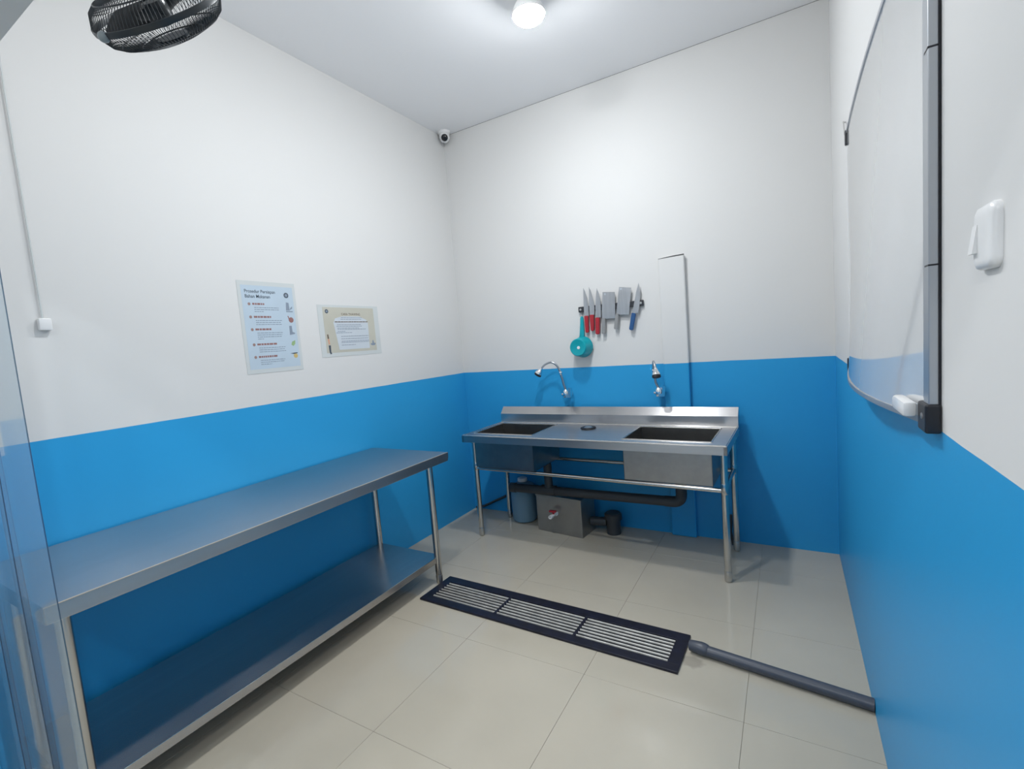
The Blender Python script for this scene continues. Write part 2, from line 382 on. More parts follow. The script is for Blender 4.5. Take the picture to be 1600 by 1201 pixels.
t = thing('sink_strainer', 'small round dark sink strainer lying between the two sink bowls', 'strainer', (1.185, -0.250, 0.775))
b = B(); lathe(b, [(0.050, 0.001), (0.053, 0.004), (0.050, 0.010), (0.036, 0.012), (0.030, 0.008)], (1.185, -0.250, 0.775), (0, 0, 1), 28); link('rim', b, M['black'], t, True)
b = B(); lathe(b, [(0.030, 0.008), (0.022, 0.014), (0.0, 0.016)], (1.185, -0.250, 0.775), (0, 0, 1), 24, cap0=False); link('strainer_cap', b, M['steel'], t, True)

# ------------------------------------------------------------------ wall taps with flexible spouts
def wall_tap(x, z, pts, head_dir, label):
    t = thing('kitchen_tap', label, 'tap', (x, 0.0, z), 'wall taps over the sink')
    b = B(); lathe(b, [(0.030, 0.0), (0.030, 0.006), (0.024, 0.016), (0.016, 0.020)], (x, 0, z), (0, -1, 0)); link('wall_flange', b, M['chrome'], t, True)
    b = B(); tube(b, [(x, -0.016, z), (x, -0.066, z)], [0.015, 0.015], 16)
    lathe(b, [(0.020, -0.024), (0.022, -0.018), (0.022, 0.018), (0.018, 0.026), (0.012, 0.034)], (x, -0.066, z), (0, 0, 1), 18)
    body = link('tap_body', b, M['chrome'], t, True)
    b = B()       # flat lever handle, swung up and out
    prism(b, [(x+0.004, -0.094, z-0.024), (x+0.044, -0.094, z-0.022), (x+0.050, -0.094, z+0.046), (x+0.033, -0.094, z+0.050), (x+0.028, -0.094, z-0.002), (x+0.004, -0.094, z-0.005)], (0, 0.034, 0))
    tube(b, [(x+0.015, -0.07, z), (x-0.030, -0.07, z)], 0.008, 12)
    link('lever', b, M['chrome'], body, True)
    b = B(); riser_top = Vector(pts[1]); tube(b, [(x, -0.066, z+0.03), pts[0], pts[1]], 0.0085, 14)
    rs = link('riser', b, M['hose_metal'], t, True)
    b = B(); lathe(b, [(0.0095, -0.012), (0.012, -0.008), (0.012, 0.008), (0.0095, 0.012)], pts[1], (0, 0, 1), 16); link('joint_ring', b, M['chrome'], rs, True)
    # spout: smooth curve through the points
    P = [Vector(p) for p in pts[1:]]
    cur = []
    for i in range(len(P)-1):
        p0 = P[max(0, i-1)]; p1 = P[i]; p2 = P[i+1]; p3 = P[min(len(P)-1, i+2)]
        for k in range(8):
            u = k/8
            cur.append(0.5*((2*p1)+(p2-p0)*u+(2*p0-5*p1+4*p2-p3)*u*u+(3*p1-p0-3*p2+p3)*u**3))
    cur.append(P[-1])
    b = B(); tube(b, cur, 0.0075, 12); link('spout', b, M['hose_metal'], t, True)
    d = Vector(head_dir).normalized()
    b = B(); lathe(b, [(0.009, -0.006), (0.012, 0.004), (0.018, 0.020), (0.026, 0.034), (0.0275, 0.044)], P[-1], d, 20); hd = link('spray_head', b, M['chrome'], t, True)
    b = B(); lathe(b, [(0.0275, 0.0435), (0.0275, 0.058), (0.022, 0.061), (0.0, 0.061)], P[-1], d, 20, cap0=False); link('nozzle', b, M['black'], hd, True)
wall_tap(0.955, 0.992, [(0.945, -0.07, 1.06), (0.930, -0.08, 1.150), (0.906, -0.088, 1.208), (0.866, -0.095, 1.234), (0.815, -0.10, 1.218), (0.783, -0.10, 1.190)], (-0.55, -0.12, -0.83),
         'chrome wall tap whose flexible spout arcs sideways over the bowl nearer the corner')
wall_tap(1.628, 0.992, [(1.614, -0.072, 1.06), (1.607, -0.085, 1.140), (1.611, -0.10, 1.185), (1.618, -0.125, 1.205), (1.630, -0.150, 1.185), (1.637, -0.160, 1.160)], (0.14, -0.30, -0.94),
         'chrome wall tap pointing straight out beside the boxed-in pipe')

# ------------------------------------------------------------------ magnetic rack with knives
t = thing('magnetic_knife_rack', 'black magnetic knife bar screwed to the white back wall', 'rack', (1.312, 0, 1.598))
b = B(); box(b, 1.078, 1.546, -0.024, 0.0, 1.579, 1.618, 0.004); bar = link('bar', b, M['black_bar'], t)
for xx in (1.095, 1.530):
    b = B(); lathe(b, [(0.008, 0), (0.008, 0.002), (0.0, 0.003)], (xx, -0.024, 1.598), (0, -1, 0), 14); link('screw', b, M['steel'], bar, True)
t2 = None
def knife(name, label, cat, group, blade, handle, hm, hole=None, bevel_edge=None, Y=-0.026):
    cx = sum(p[0] for p in blade)/len(blade)
    t = thing(name, label, cat, (cx, Y, min(p[1] for p in handle)), group)
    b = B(); prism(b, [(x, Y-0.0022, z) for x, z in blade], (0, 0.0020, 0)); bl = link('blade', b, M['blade'], t)
    b = B()
    n = len(handle); c = (sum(p[0] for p in handle)/n, sum(p[1] for p in handle)/n)
    prism(b, [(x, Y-0.010, z) for x, z in handle], (0, 0.018, 0))
    es = [e for e in b.edges]; bmesh.ops.bevel(b, geom=es, offset=0.0035, segments=2, affect='EDGES')
    h = link('handle', b, hm, t, True)
    if hole:
        b = B(); lathe(b, [(0.0065, 0.0), (0.0065, 0.0006), (0.0, 0.0006)], (hole[0], Y-0.0021, hole[1]), (0, -1, 0), 16); link('hanging_hole', b, M['paper_white'], bl)
    return t
G = 'knives on the magnetic bar'
knife('kitchen_knife', 'red handled kitchen knife, the one above the teal dipper handle', 'knife', G,
      [(1.1285, 1.7471), (1.1404, 1.7229), (1.1527, 1.6714), (1.1584, 1.6074), (1.1565, 1.5477), (1.1227, 1.551), (1.1242, 1.6535)],
      [(1.1233, 1.551), (1.1532, 1.5491), (1.1508, 1.4317), (1.1386, 1.4273), (1.1257, 1.4305)], M['red'])
knife('kitchen_knife', 'red handled kitchen knife, middle one of the three red knives', 'knife', G,
      [(1.1711, 1.7506), (1.1848, 1.7149), (1.1975, 1.6557), (1.2029, 1.6027), (1.1994, 1.5515), (1.1632, 1.554), (1.1657, 1.6488)],
      [(1.1643, 1.5539), (1.1951, 1.553), (1.1914, 1.4412), (1.1787, 1.4358), (1.1662, 1.4411)], M['red'])
knife('kitchen_knife', 'red handled kitchen knife with a straight handle hanging next to a cleaver', 'knife', G,
      [(1.2283, 1.7345), (1.2407, 1.6977), (1.2502, 1.6498), (1.2502, 1.5925), (1.2461, 1.5291), (1.2048, 1.5315), (1.2152, 1.6537)],
      [(1.2058, 1.5308), (1.2367, 1.5284), (1.2291, 1.4138), (1.2145, 1.4102), (1.2008, 1.4139)], M['red'])
knife('cleaver', 'steel cleaver hanging upright beside the red handled knives', 'cleaver', G,
      [(1.2695, 1.7025), (1.3564, 1.6929), (1.3496, 1.5141), (1.290, 1.5150), (1.2640, 1.5190), (1.2545, 1.5300), (1.2560, 1.575)],
      [(1.2526, 1.5240), (1.2797, 1.5205), (1.2741, 1.4124), (1.2456, 1.412)], M['wood_grey'], (1.2860, 1.6860))
knife('cleaver', 'steel cleaver hanging tilted and higher, beside the blue knife', 'cleaver', G,
      [(1.3888, 1.723), (1.4728, 1.7073), (1.446, 1.5283), (1.3950, 1.533), (1.3700, 1.537), (1.3580, 1.545)],
      [(1.3543, 1.5450), (1.3775, 1.5420), (1.3643, 1.4338), (1.3354, 1.4398)], M['wood_grey'], (1.4010, 1.7080))
knife('kitchen_knife', 'blue handled kitchen knife at the end of the magnetic bar', 'knife', G,
      [(1.524, 1.7341), (1.5303, 1.6926), (1.529, 1.643), (1.5217, 1.584), (1.5091, 1.5311), (1.4699, 1.5401), (1.4829, 1.5882), (1.5028, 1.6711)],
      [(1.4673, 1.5404), (1.4954, 1.5305), (1.4686, 1.42), (1.4552, 1.4196), (1.4423, 1.4288)], M['blue_plastic'])

# ------------------------------------------------------------------ teal dipper hanging below the bar
t = thing('water_dipper', 'teal plastic water dipper hanging from the knife bar', 'dipper', (1.093, -0.012, 1.25))
b = B()
lathe(b, [(0.0745, 0.0), (0.077, 0.004), (0.0745, 0.008), (0.0725, 0.012), (0.0635, 0.094), (0.0605, 0.102), (0.0565, 0.106), (0.052, 0.1045), (0.0, 0.103)],
      (1.093, -0.014, 1.330), (0, -1, 0), 40, cap0=False)
lathe(b, [(0.0745, 0.0), (0.0705, 0.001), (0.0615, 0.092), (0.0, 0.096)], (1.093, -0.014, 1.330), (0, -1, 0), 40, cap0=False)
bowl = link('dipper_bowl', b, M['teal'], t, True)
b = B(); lathe(b, [(0.011, 0.1030), (0.011, 0.1055), (0.0, 0.1058)], (1.099, -0.014, 1.328), (0, -1, 0), 18, cap0=False); link('moulding_dot', b, M['white_plastic'], bowl, True)
b = B()
prism(b, [(1.071, -0.029, 1.395), (1.109, -0.029, 1.395), (1.112, -0.029, 1.425), (1.1125, -0.029, 1.538), (1.1070, -0.029, 1.550), (1.0950, -0.029, 1.550), (1.0895, -0.029, 1.538), (1.082, -0.029, 1.425)], (0, 0.015, 0))
bmesh.ops.bevel(b, geom=list(b.edges), offset=0.003, segments=2, affect='EDGES')
h = link('handle', b, M['teal'], t, True)
b = B(); tube(b, arc((1.099, -0.019, 1.560), 0.018, -0.5*math.pi, 0.62*math.pi, (0, 1, 0), (0, 0, 1), 10), 0.002, 8); link('hook', b, M['steel'], h, True)

# ------------------------------------------------------------------ whiteboard
def whiteboard():
    y0, y1, z0, z1 = -2.125, -0.835, 1.190, 2.135
    t = thing('whiteboard', 'bowed glossy whiteboard with a grey metal frame hung over the blue band', 'whiteboard', (W, -1.46, 1.19))
    def pos(s, v, off):      # s along the wall from the near end, v height
        bow = 0.001 + math.sin(math.pi*s)*(0.012 + 0.040*(1-v)**1.5)
        return Vector((W-bow-off, y0+(y1-y0)*s, z0+(z1-z0)*v - 0.012*math.sin(math.pi*s)*(1-v)))
    ns, nv = 28, 12
    b = B()
    fr = [[b.verts.new(pos(i/ns, j/nv, 0.008)) for j in range(nv+1)] for i in range(ns+1)]
    bk = [[b.verts.new(pos(i/ns, j/nv, 0.001)) for j in range(nv+1)] for i in range(ns+1)]
    for i in range(ns):
        for j in range(nv):
            b.faces.new((fr[i][j], fr[i+1][j], fr[i+1][j+1], fr[i][j+1])); b.faces.new((bk[i][j], bk[i][j+1], bk[i+1][j+1], bk[i+1][j]))
    for i in range(ns):
        b.faces.new((fr[i][0], bk[i][0], bk[i+1][0], fr[i+1][0])); b.faces.new((fr[i][nv], fr[i+1][nv], bk[i+1][nv], bk[i][nv]))
    for j in range(nv):
        b.faces.new((fr[0][j], fr[0][j+1], bk[0][j+1], bk[0][j])); b.faces.new((fr[ns][j], bk[ns][j], bk[ns][j+1], fr[ns][j+1]))
    link('writing_surface', b, M['board'], t, True)
    # thin rails along the curved edges
    for v, nm in ((0.0, 'lower_rail'), (1.0, 'upper_rail')):
        b = B(); rings = []
        for i in range(ns+1):
            p = pos(i/ns, v, 0); dz = 0.006
            rings.append([b.verts.new(p+Vector((dx, 0, z))) for dx, z in ((-0.011, -dz), (-0.011, dz), (0.000, dz), (0.000, -dz))])
        for i in range(ns):
            for k in range(4): b.faces.new((rings[i][k], rings[i][(k+1) % 4], rings[i+1][(k+1) % 4], rings[i+1][k]))
        b.faces.new(rings[0]); b.faces.new(list(reversed(rings[-1])))
        link(nm, b, M['alu'], t)
    b = B(); box(b, W-0.018, W-0.004, y0-0.035, y0+0.004, z0-0.006, z1+0.006, 0.002); rail = link('end_rail', b, M['alu'], t)
    b = B(); box(b, W-0.004, W-0.0005, y0-0.034, y0+0.003, z0-0.006, z1+0.006); link('rail_shadow_gap', b, M['black'], rail)  # black strip drawn as the shadow between rail and wall
    for zz in (1.476, 1.84):
        b = B(); box(b, W-0.0185, W-0.0045, y0-0.0356, y0-0.010, zz, zz+0.003); link('rail_seam', b, M['black'], rail)
    b = B(); box(b, W-0.011, W-0.001, y1-0.002, y1+0.004, z0, z1, 0.001); link('thin_end_rail', b, M['white_plastic'], t)
    for (yy0, yy1, zz0, zz1, d) in ((y0-0.041, y0+0.018, z0-0.014, z0+0.040, 0.024), (y0-0.041, y0+0.018, z1-0.04, z1+0.014, 0.024), (y1-0.022, y1+0.008, z0-0.020, z0+0.035, 0.020), (y1-0.014, y1+0.008, z1-0.050, z1+0.008, 0.016)):
        b = B(); box(b, W-d, W-0.001, yy0, yy1, zz0, zz1, 0.004); cb = link('corner_bracket', b, M['black'], t)
        if d > 0.02:
            b = B(); lathe(b, [(0.006, 0.0), (0.006, 0.0015), (0.0, 0.002)], (W-d, y0-0.018, (zz0+zz1)/2+0.003), (-1, 0, 0), 12); link('screw', b, M['steel'], cb)
    b = B(); tube(b, [(W-0.001, -0.715, 2.215), (W-0.012, -0.745, 2.206), (W-0.015, -0.790, 2.195), (W-0.014, -0.815, 2.135)], 0.0022, 8); link('hanging_wire', b, M['steel'], t)
    return t
whiteboard()
t = thing('board_eraser', 'small white board eraser on the lower rail of the whiteboard', 'eraser', (W-0.022, -2.055, 1.197))
b = B(); box(b, W-0.046, W-0.024, -2.105, -1.995, 1.197, 1.226, 0.006); link('eraser_body', b, M['white_plastic'], t, True)
b = B(); box(b, W-0.0255, W-0.0222, -2.100, -2.000, 1.199, 1.222, 0.001); link('felt_pad', b, M['paper_white'], t)

# ------------------------------------------------------------------ light switch
t = thing('light_switch', 'white surface mounted light switch on the wall past the whiteboard', 'switch', (W, -2.385, 1.49))
b = B()
def rrect(cy_, cz_, hy, hz, r, n=5):
    out = []
    for (sy_, sz_, a0) in ((1, 1, 0), (-1, 1, 90), (-1, -1, 180), (1, -1, 270)):
        for k in range(n+1):
            aa = math.radians(a0+90*k/n); out.append((cy_+sy_*(hy-r)+r*math.cos(aa), cz_+sz_*(hz-r)+r*math.sin(aa)))
    return out
rings = []
for (xo, hy, hz, r) in ((0.0, 0.036, 0.042, 0.014), (-0.005, 0.036, 0.042, 0.014), (-0.009, 0.034, 0.040, 0.013), (-0.0115, 0.029, 0.035, 0.010), (-0.012, 0.022, 0.028, 0.006)):
    rings.append([b.verts.new((W+xo, yy, zz)) for yy, zz in rrect(-2.398, 1.489, hy, hz, r)])
for A_, B_ in zip(rings, rings[1:]):
    for k in range(len(A_)): b.faces.new((A_[k], A_[(k+1) % len(A_)], B_[(k+1) % len(A_)], B_[k]))
b.faces.new(rings[0]); b.faces.new(rings[-1])
plate = link('switch_box', b, M['white_plastic'], t, True)
b = B(); prism(b, [(W-0.0105, -2.386, 1.470), (W-0.0175, -2.386, 1.470), (W-0.0125, -2.386, 1.508), (W-0.0105, -2.386, 1.508)], (0, 0.018, 0)); link('rocker', b, M['white_plastic'], plate)

# ------------------------------------------------------------------ posters on the side wall
POST = Matrix(((0, 0, 1), (1, 0, 0), (0, 1, 0)))      # local x -> +Y, local y -> +Z, out -> +X
def flat(name, polys, m, parent, depth, org, thick=0.0003, kind=None):
    b = B()
    for pts in polys: prism(b, [(depth, org[0]+u, org[1]+v) for u, v in pts], (thick, 0, 0))
    o = link(name, b, m, parent)
    if kind: o['kind'] = kind
    return o
def rect(u0, u1, v0, v1): return [(u0, v0), (u1, v0), (u1, v1), (u0, v1)]
def disc(u, v, r, n=20): return [(u+r*math.cos(2*math.pi*k/n), v+r*math.sin(2*math.pi*k/n)) for k in range(n)]
def text(name, s, size, width, m, parent, depth, org, u, v):
    cu = bpy.data.curves.new('txt', 'FONT'); cu.body = s; cu.size = size; cu.extrude = 0.0; cu.offset = size*0.012; cu.resolution_u = 3
    o = bpy.data.objects.new('txt', cu); COL.objects.link(o)
    dg = bpy.context.evaluated_depsgraph_get(); me = bpy.data.meshes.new_from_object(o.evaluated_get(dg))
    bpy.data.objects.remove(o, do_unlink=True)
    b = B(); b.from_mesh(me); bpy.data.meshes.remove(me)
    xs = [q.co.x for q in b.verts]; k = width/(max(xs)-min(xs)); x0 = min(xs)
    for q in b.verts: q.co = Vector((depth, org[0]+u+(q.co.x-x0)*k, org[1]+v+q.co.y))
    return link(name, b, m, parent)
def words(u0, u1, v, h):
    out = []; u = u0
    while u < u1-0.003:
        w = min(random.uniform(0.007, 0.022), u1-u); out.append(rect(u, u+w, v, v+h)); u += w+0.0028
    return out

def poster_procedure():
    y0, z0, w, h = -1.860, 1.345, 0.325, 0.478
    t = thing('poster', 'upright pale blue laminated procedure poster on the side wall', 'poster', (0, y0+w/2, z0), 'laminated notices on the side wall')
    og = (y0, z0)
    flat('laminate_film', [rect(0, w, 0, h)], M['film'], t, 0.0005, og, 0.0010)
    flat('paper', [rect(0.018, w-0.016, 0.022, h-0.022)], M['paper_blue'], t, 0.0015, og)
    d = 0.0019
    text('heading_text', 'Prosedur Persiapan', 0.024, 0.168, M['ink'], t, d+0.0003, og, 0.036, 0.418)
    text('heading_text', 'Bahan Makanan', 0.024, 0.136, M['ink'], t, d+0.0003, og, 0.036, 0.392)
    flat('logo', [disc(0.268, 0.412, 0.0145)], M['ink'], t, d, og); flat('logo_ring', [disc(0.268, 0.412, 0.008)], M['ink_grey'], t, d+0.0003, og)
    secs = [(0.360, 0.135, [0.215, 0.215, 0.130]), (0.293, 0.165, [0.226, 0.218, 0.222]), (0.228, 0.158, [0.222, 0.218, 0.214, 0.110]), (0.150, 0.180, [0.228, 0.222, 0.232]), (0.085, 0.175, [0.218, 0.216, 0.140])]
    lines = []
    for v, u1, ends in secs:
        flat('bullet', [disc(0.053, v, 0.0075)], M['ink_orange'], t, d, og)
        flat('section_heading', words(0.070, u1, v-0.004, 0.0095), M['ink_red'], t, d, og)
        for k, e in enumerate(ends): lines += words(0.078, e, v-0.0195-0.0105*k, 0.0032)
    flat('text_lines', lines, M['ink_grey'], t, d, og, kind='stuff')
    # small pictures down the side
    flat('mixer_picture', [[(0.258, 0.330), (0.280, 0.330), (0.278, 0.372), (0.262, 0.374)], [(0.280, 0.332), (0.296, 0.340), (0.298, 0.352), (0.292, 0.350), (0.284, 0.342)], rect(0.258, 0.298, 0.321, 0.327)], M['ink_grey'], t, d, og)
    flat('meat_picture', [disc(0.282, 0.278, 0.015), [(0.262, 0.300), (0.268, 0.300), (0.272, 0.284), (0.268, 0.282)]], M['ink_red'], t, d, og)
    flat('tap_picture', [[(0.264, 0.196), (0.294, 0.200), (0.298, 0.206), (0.282, 0.212), (0.281, 0.246), (0.266, 0.246)]], M['ink_grey'], t, d, og)
    flat('leaf_picture', [[(0.266, 0.142), (0.272, 0.158), (0.292, 0.166), (0.290, 0.146), (0.278, 0.134)]], M['ink_green'], t, d, og)
    flat('knife_picture', [[(0.254, 0.094), (0.275, 0.090), (0.298, 0.093), (0.298, 0.098), (0.275, 0.097)]], M['ink'], t, d, og)
    flat('food_picture', [disc(0.285, 0.080, 0.0125)], M['ink_yellow'], t, d, og)
poster_procedure()

def poster_thawing():
    y0, z0, w, h = -1.400, 1.401, 0.476, 0.313
    t = thing('poster', 'wide beige laminated notice on the side wall nearer the sink', 'poster', (0, y0+w/2, z0), 'laminated notices on the side wall')
    og = (y0, z0)
    flat('laminate_film', [rect(0, w, 0, h)], M['film'], t, 0.0005, og, 0.0010)
    flat('paper', [rect(0.036, w-0.040, 0.024, h-0.014)], M['paper_beige'], t, 0.0015, og)
    d = 0.0019
    flat('print_panel', [[(0.105, 0.205), (0.120, 0.232), (0.175, 0.245), (0.310, 0.245), (0.365, 0.225), (0.380, 0.205), (0.375, 0.040), (0.130, 0.040)]], M['paper_white'], t, d, og)
    text('heading_text', 'CARA THAWING', 0.019, 0.150, M['ink_brown'], t, d+0.0003, og, 0.170, 0.252)
    flat('logo', [disc(0.064, 0.274, 0.0125)], M['ink'], t, d, og); flat('logo_ring', [disc(0.064, 0.274, 0.0065)], M['ink_grey'], t, d+0.0003, og)
    flat('subtitle_line', words(0.115, 0.378, 0.208, 0.0055), M['ink_brown'], t, d+0.0006, og)
    ln = []
    for (a, e, v) in ((0.165, 0.330, 0.236), (0.160, 0.330, 0.225), (0.130, 0.322, 0.192), (0.125, 0.325, 0.182), (0.130, 0.300, 0.171), (0.130, 0.355, 0.163), (0.130, 0.190, 0.151), (0.120, 0.240, 0.142), (0.152, 0.372, 0.120), (0.152, 0.368, 0.105), (0.152, 0.374, 0.090), (0.150, 0.374, 0.082), (0.150, 0.260, 0.066)):
        ln += words(a, e, v, 0.0032)
    flat('text_lines', ln, M['ink_grey'], t, d+0.0006, og, kind='stuff')
    flat('knife_picture', [[(0.052, 0.070), (0.068, 0.070), (0.066, 0.030), (0.072, 0.020), (0.060, 0.016), (0.054, 0.030)]], M['ink'], t, d, og)
    flat('meat_picture', [[(0.050, 0.108), (0.062, 0.108), (0.064, 0.076), (0.054, 0.076)]], M['ink_pink'], t, d, og)
    flat('handle_picture', [[(0.049, 0.136), (0.058, 0.136), (0.061, 0.110), (0.050, 0.110)]], M['ink_brown'], t, d, og)
    flat('shade_picture', [[(0.072, 0.112), (0.098, 0.118), (0.104, 0.060), (0.078, 0.048)]], M['ink_pink'], t, d, og) if False else None
    flat('bowl_picture', [[(0.386, 0.064), (0.396, 0.056), (0.420, 0.056), (0.430, 0.066), (0.428, 0.072), (0.388, 0.070)], [(0.400, 0.070), (0.418, 0.070), (0.412, 0.092), (0.404, 0.088)]], M['ink_grey'], t, d, og)
poster_thawing()

# ------------------------------------------------------------------ preparation table
def prep_table():
    t = thing('preparation_table', 'long stainless steel work table with an undershelf along the side wall', 'table', (0.31, -1.97, 0))
    x0, x1, y0, y1, zt = 0.012, 0.632, -2.872, -1.105, 0.790
    b = B(); box(b, x0, x1, y0, y1, zt-0.050, zt, 0.002); top = link('tabletop', b, M['steel_y'], t)
    b = B(); tube(b, [(x1-0.001, y0, zt-0.001), (x1-0.001, y1, zt-0.001)], 0.0022, 8); link('front_edge', b, M['tube'], top, True)
    b = B(); box(b, x0+0.01, x1-0.002, y1-0.001, y1+0.008, zt-0.036, zt-0.0015, 0.001); link('end_lip', b, M['steel_y'], top)
    sx0, sx1, sy0, sy1, zs = 0.040, 0.545, -2.84, -1.150, 0.168
    b = B(); box(b, sx0, sx1, sy0, sy1, zs-0.036, zs, 0.002); sh = link('undershelf', b, M['steel_y'], t)
    b = B(); tube(b, [(sx1-0.001, sy0, zs-0.001), (sx1-0.001, sy1, zs-0.001)], 0.002, 8); link('shelf_edge', b, M['tube'], sh, True)
    for (x, y) in ((0.538, -1.172), (0.062, -1.172), (0.538, -2.815), (0.062, -2.815)):
        b = B(); tube(b, [(x, y, 0.050), (x, y, 0.4), (x, y, zt-0.049)], 0.0195, 18); lg = link('leg', b, M['tube'], t, True)
        b = B(); lathe(b, [(0.012, 0.0), (0.017, 0.004), (0.0185, 0.02), (0.0205, 0.048), (0.0195, 0.056)], (x, y, 0), (0, 0, 1), 18); link('foot', b, M['steel'], lg, True)
prep_table()

# ------------------------------------------------------------------ floor drain grate and its feed pipe
def floor_grate():
    x0, x1, y0, y1 = 0.554, 1.962, -1.387, -1.117
    t = thing('floor_drain_grate', 'black iron drain grate with bare metal bars lying on the floor tiles', 'grate', ((x0+x1)/2, (y0+y1)/2, 0))
    parts = []
    b = B(); box(b, x0+0.004, x1-0.004, y0+0.004, y1-0.004, 0.0005, 0.003); link('drain_bed', b, M['grate'], t)
    b = B(); wl = 0.052; h = 0.012
    box(b, x0, x1, y0, y0+0.048, 0.0005, h, 0.0015); box(b, x0, x1, y1-0.058, y1, 0.0005, h, 0.0015)
    box(b, x0, x0+wl, y0+0.046, y1-0.056, 0.0005, h, 0.0015); box(b, x1-wl, x1, y0+0.046, y1-0.056, 0.0005, h, 0.0015)
    link('frame', b, M['grate'], t)
    n = 7; a, e = y0+0.048, y1-0.058; pitch = (e-a)/n
    secs = [(x0+wl, x0+wl+0.418), (x0+wl+0.432, x0+wl+0.866), (x0+wl+0.880, x1-wl)]
    for (s0, s1) in secs:
        for k in range(n):
            y = a+pitch*(k+0.5); b = B(); tube(b, [(s0+0.001, y, 0.0075), (s1-0.001, y, 0.0075)], 0.0052, 8); link('bar', b, M['slat'], t, True)
    for s in (secs[0][1], secs[1][1]):
        b = B(); box(b, s, s+0.014, a, e, 0.0005, 0.0125, 0.001); link('cross_bar', b, M['grate'], t)
    for k in range(n-1):
        pass
    # the photograph shows the frame turned very slightly off the wall line
    t.rotation_euler = (0, 0, math.radians(-1.55))
floor_grate()
t = thing('floor_pipe', 'dark grey plastic pipe along the floor from the wall to the grate', 'pipe', (2.30, -1.28, 0))
b = B(); tube(b, [(2.020, -1.240, 0.0285), (2.06, -1.244, 0.0245), (2.614, -1.318, 0.0245)], 0.0225, 18); link('pipe_run', b, M['pipe'], t, True)
b = B(); tube(b, [(1.9785, -1.2335, 0.0275), (1.99, -1.235, 0.0285), (2.026, -1.240, 0.029), (2.042, -1.2420, 0.0275), (2.052, -1.2434, 0.0265)], [0.0215, 0.0235, 0.027, 0.0262, 0.0235], 18); link('socket', b, M['pipe'], t, True)

# ------------------------------------------------------------------ waste pipe, grease trap, canister, hose under the sink
t = thing('waste_pipe', 'dark grey drain pipe running below the sink bowls', 'pipe', (1.15, -0.27, 0.26))
zc = 0.322; yp = -0.270
b = B(); tube(b, [(0.555, yp, zc-0.010), (1.72, yp, zc)], 0.032, 18); link('pipe_run', b, M['dark_pipe'], t, True)
b = B(); lathe(b, [(0.034, 0.0), (0.0365, 0.004), (0.0365, 0.05), (0.032, 0.055)], (0.535, yp, zc-0.010), (1, 0, 0), 18); link('end_cap', b, M['dark_pipe'], t, True)
b = B(); tube(b, bent([(1.68, yp, zc), (1.782, yp, zc), (1.782, yp, 0.520)], 0.055), 0.0345, 18); link('elbow', b, M['dark_pipe'], t, True)
b = B(); tube(b, [(0.860, yp, zc), (0.860, yp, 0.455), (0.72, yp-0.02, 0.47)] if False else [(0.860, yp, zc), (0.860, yp, 0.520)], 0.030, 18); link('drop_pipe', b, M['dark_pipe'], t, True)
b = B(); tube(b, [(0.805, yp, zc-0.004), (0.915, yp, zc-0.004)], 0.0368, 18); link('tee_socket', b, M['dark_pipe'], t, True)

ang = math.radians(-7)
def rg(x, y, z):     # grease trap local -> world (front corner by the right end as origin)
    return Vector((1.110+x*math.cos(ang)-y*math.sin(ang), -0.298+x*math.sin(ang)+y*math.cos(ang), z))
t = thing('grease_trap', 'square stainless grease trap box on the floor under the sink', 'box', tuple(rg(-0.19, 0.1, 0)))
def rbox(bm, x0, x1, y0, y1, z0, z1, bev=0.0):
    bb = B(); box(bb, x0, x1, y0, y1, z0, z1, bev)
    for v in bb.verts: v.co = rg(v.co.x, v.co.y, v.co.z)
    me = bpy.data.meshes.new('tmp'); bb.to_mesh(me); bb.free(); bm.from_mesh(me); bpy.data.meshes.remove(me)
b = B(); rbox(b, -0.375, 0, 0, 0.20, 0.0, 0.262, 0.003); body = link('trap_body', b, M['box_steel'], t)
b = B(); rbox(b, -0.379, 0.004, -0.004, 0.204, 0.262, 0.276, 0.002); link('lid', b, M['box_steel'], t)
fo = -rg(0, 1, 0)+rg(0, 0, 0)
vp = rg(-0.205, 0, 0.150)
b = B(); lathe(b, [(0.016, 0.0), (0.016, 0.012), (0.010, 0.014), (0.010, 0.060), (0.0135, 0.062), (0.0135, 0.088), (0.008, 0.088), (0.008, 0.070)], vp, fo, 18); vb = link('drain_valve', b, M['white_plastic'], t, True)
b = B(); q = vp+fo*0.040; tube(b, [q+Vector((0, 0, 0.004)), q+Vector((0, 0, 0.026))], 0.007, 12); box(b, q.x-0.030, q.x+0.022, q.y-0.012, q.y+0.012, q.z+0.022, q.z+0.036, 0.004); link('valve_handle', b, M['red'], vb, True)
b = B(); tube(b, [rg(-0.001, 0.13, 0.085), Vector((1.235, -0.150, 0.085))], 0.031, 16); link('outlet_pipe', b, M['dark_pipe'], t, True)
b = B(); lathe(b, [(0.048, 0.0), (0.050, 0.10), (0.060, 0.104), (0.060, 0.142), (0.050, 0.152), (0.0, 0.156)], (1.282, -0.135, 0.0), (0, 0, 1), 22); link('outlet_fitting', b, M['dark_pipe'], t, True)

t = thing('plastic_canister', 'pale blue plastic canister standing behind the grease trap', 'canister', (0.548, -0.105, 0))
b = B(); lathe(b, [(0.078, 0.0), (0.092, 0.010), (0.096, 0.03), (0.099, 0.18), (0.098, 0.25), (0.085, 0.285), (0.050, 0.305), (0.034, 0.312)], (0.548, -0.105, 0), (0, 0, 1), 28); link('canister_body', b, M['pale_blue'], t, True)
b = B(); lathe(b, [(0.034, 0.312), (0.038, 0.314), (0.038, 0.335), (0.034, 0.340), (0.0, 0.340)], (0.548, -0.105, 0), (0, 0, 1), 20, cap0=False); link('screw_cap', b, M['white_plastic'], t, True)

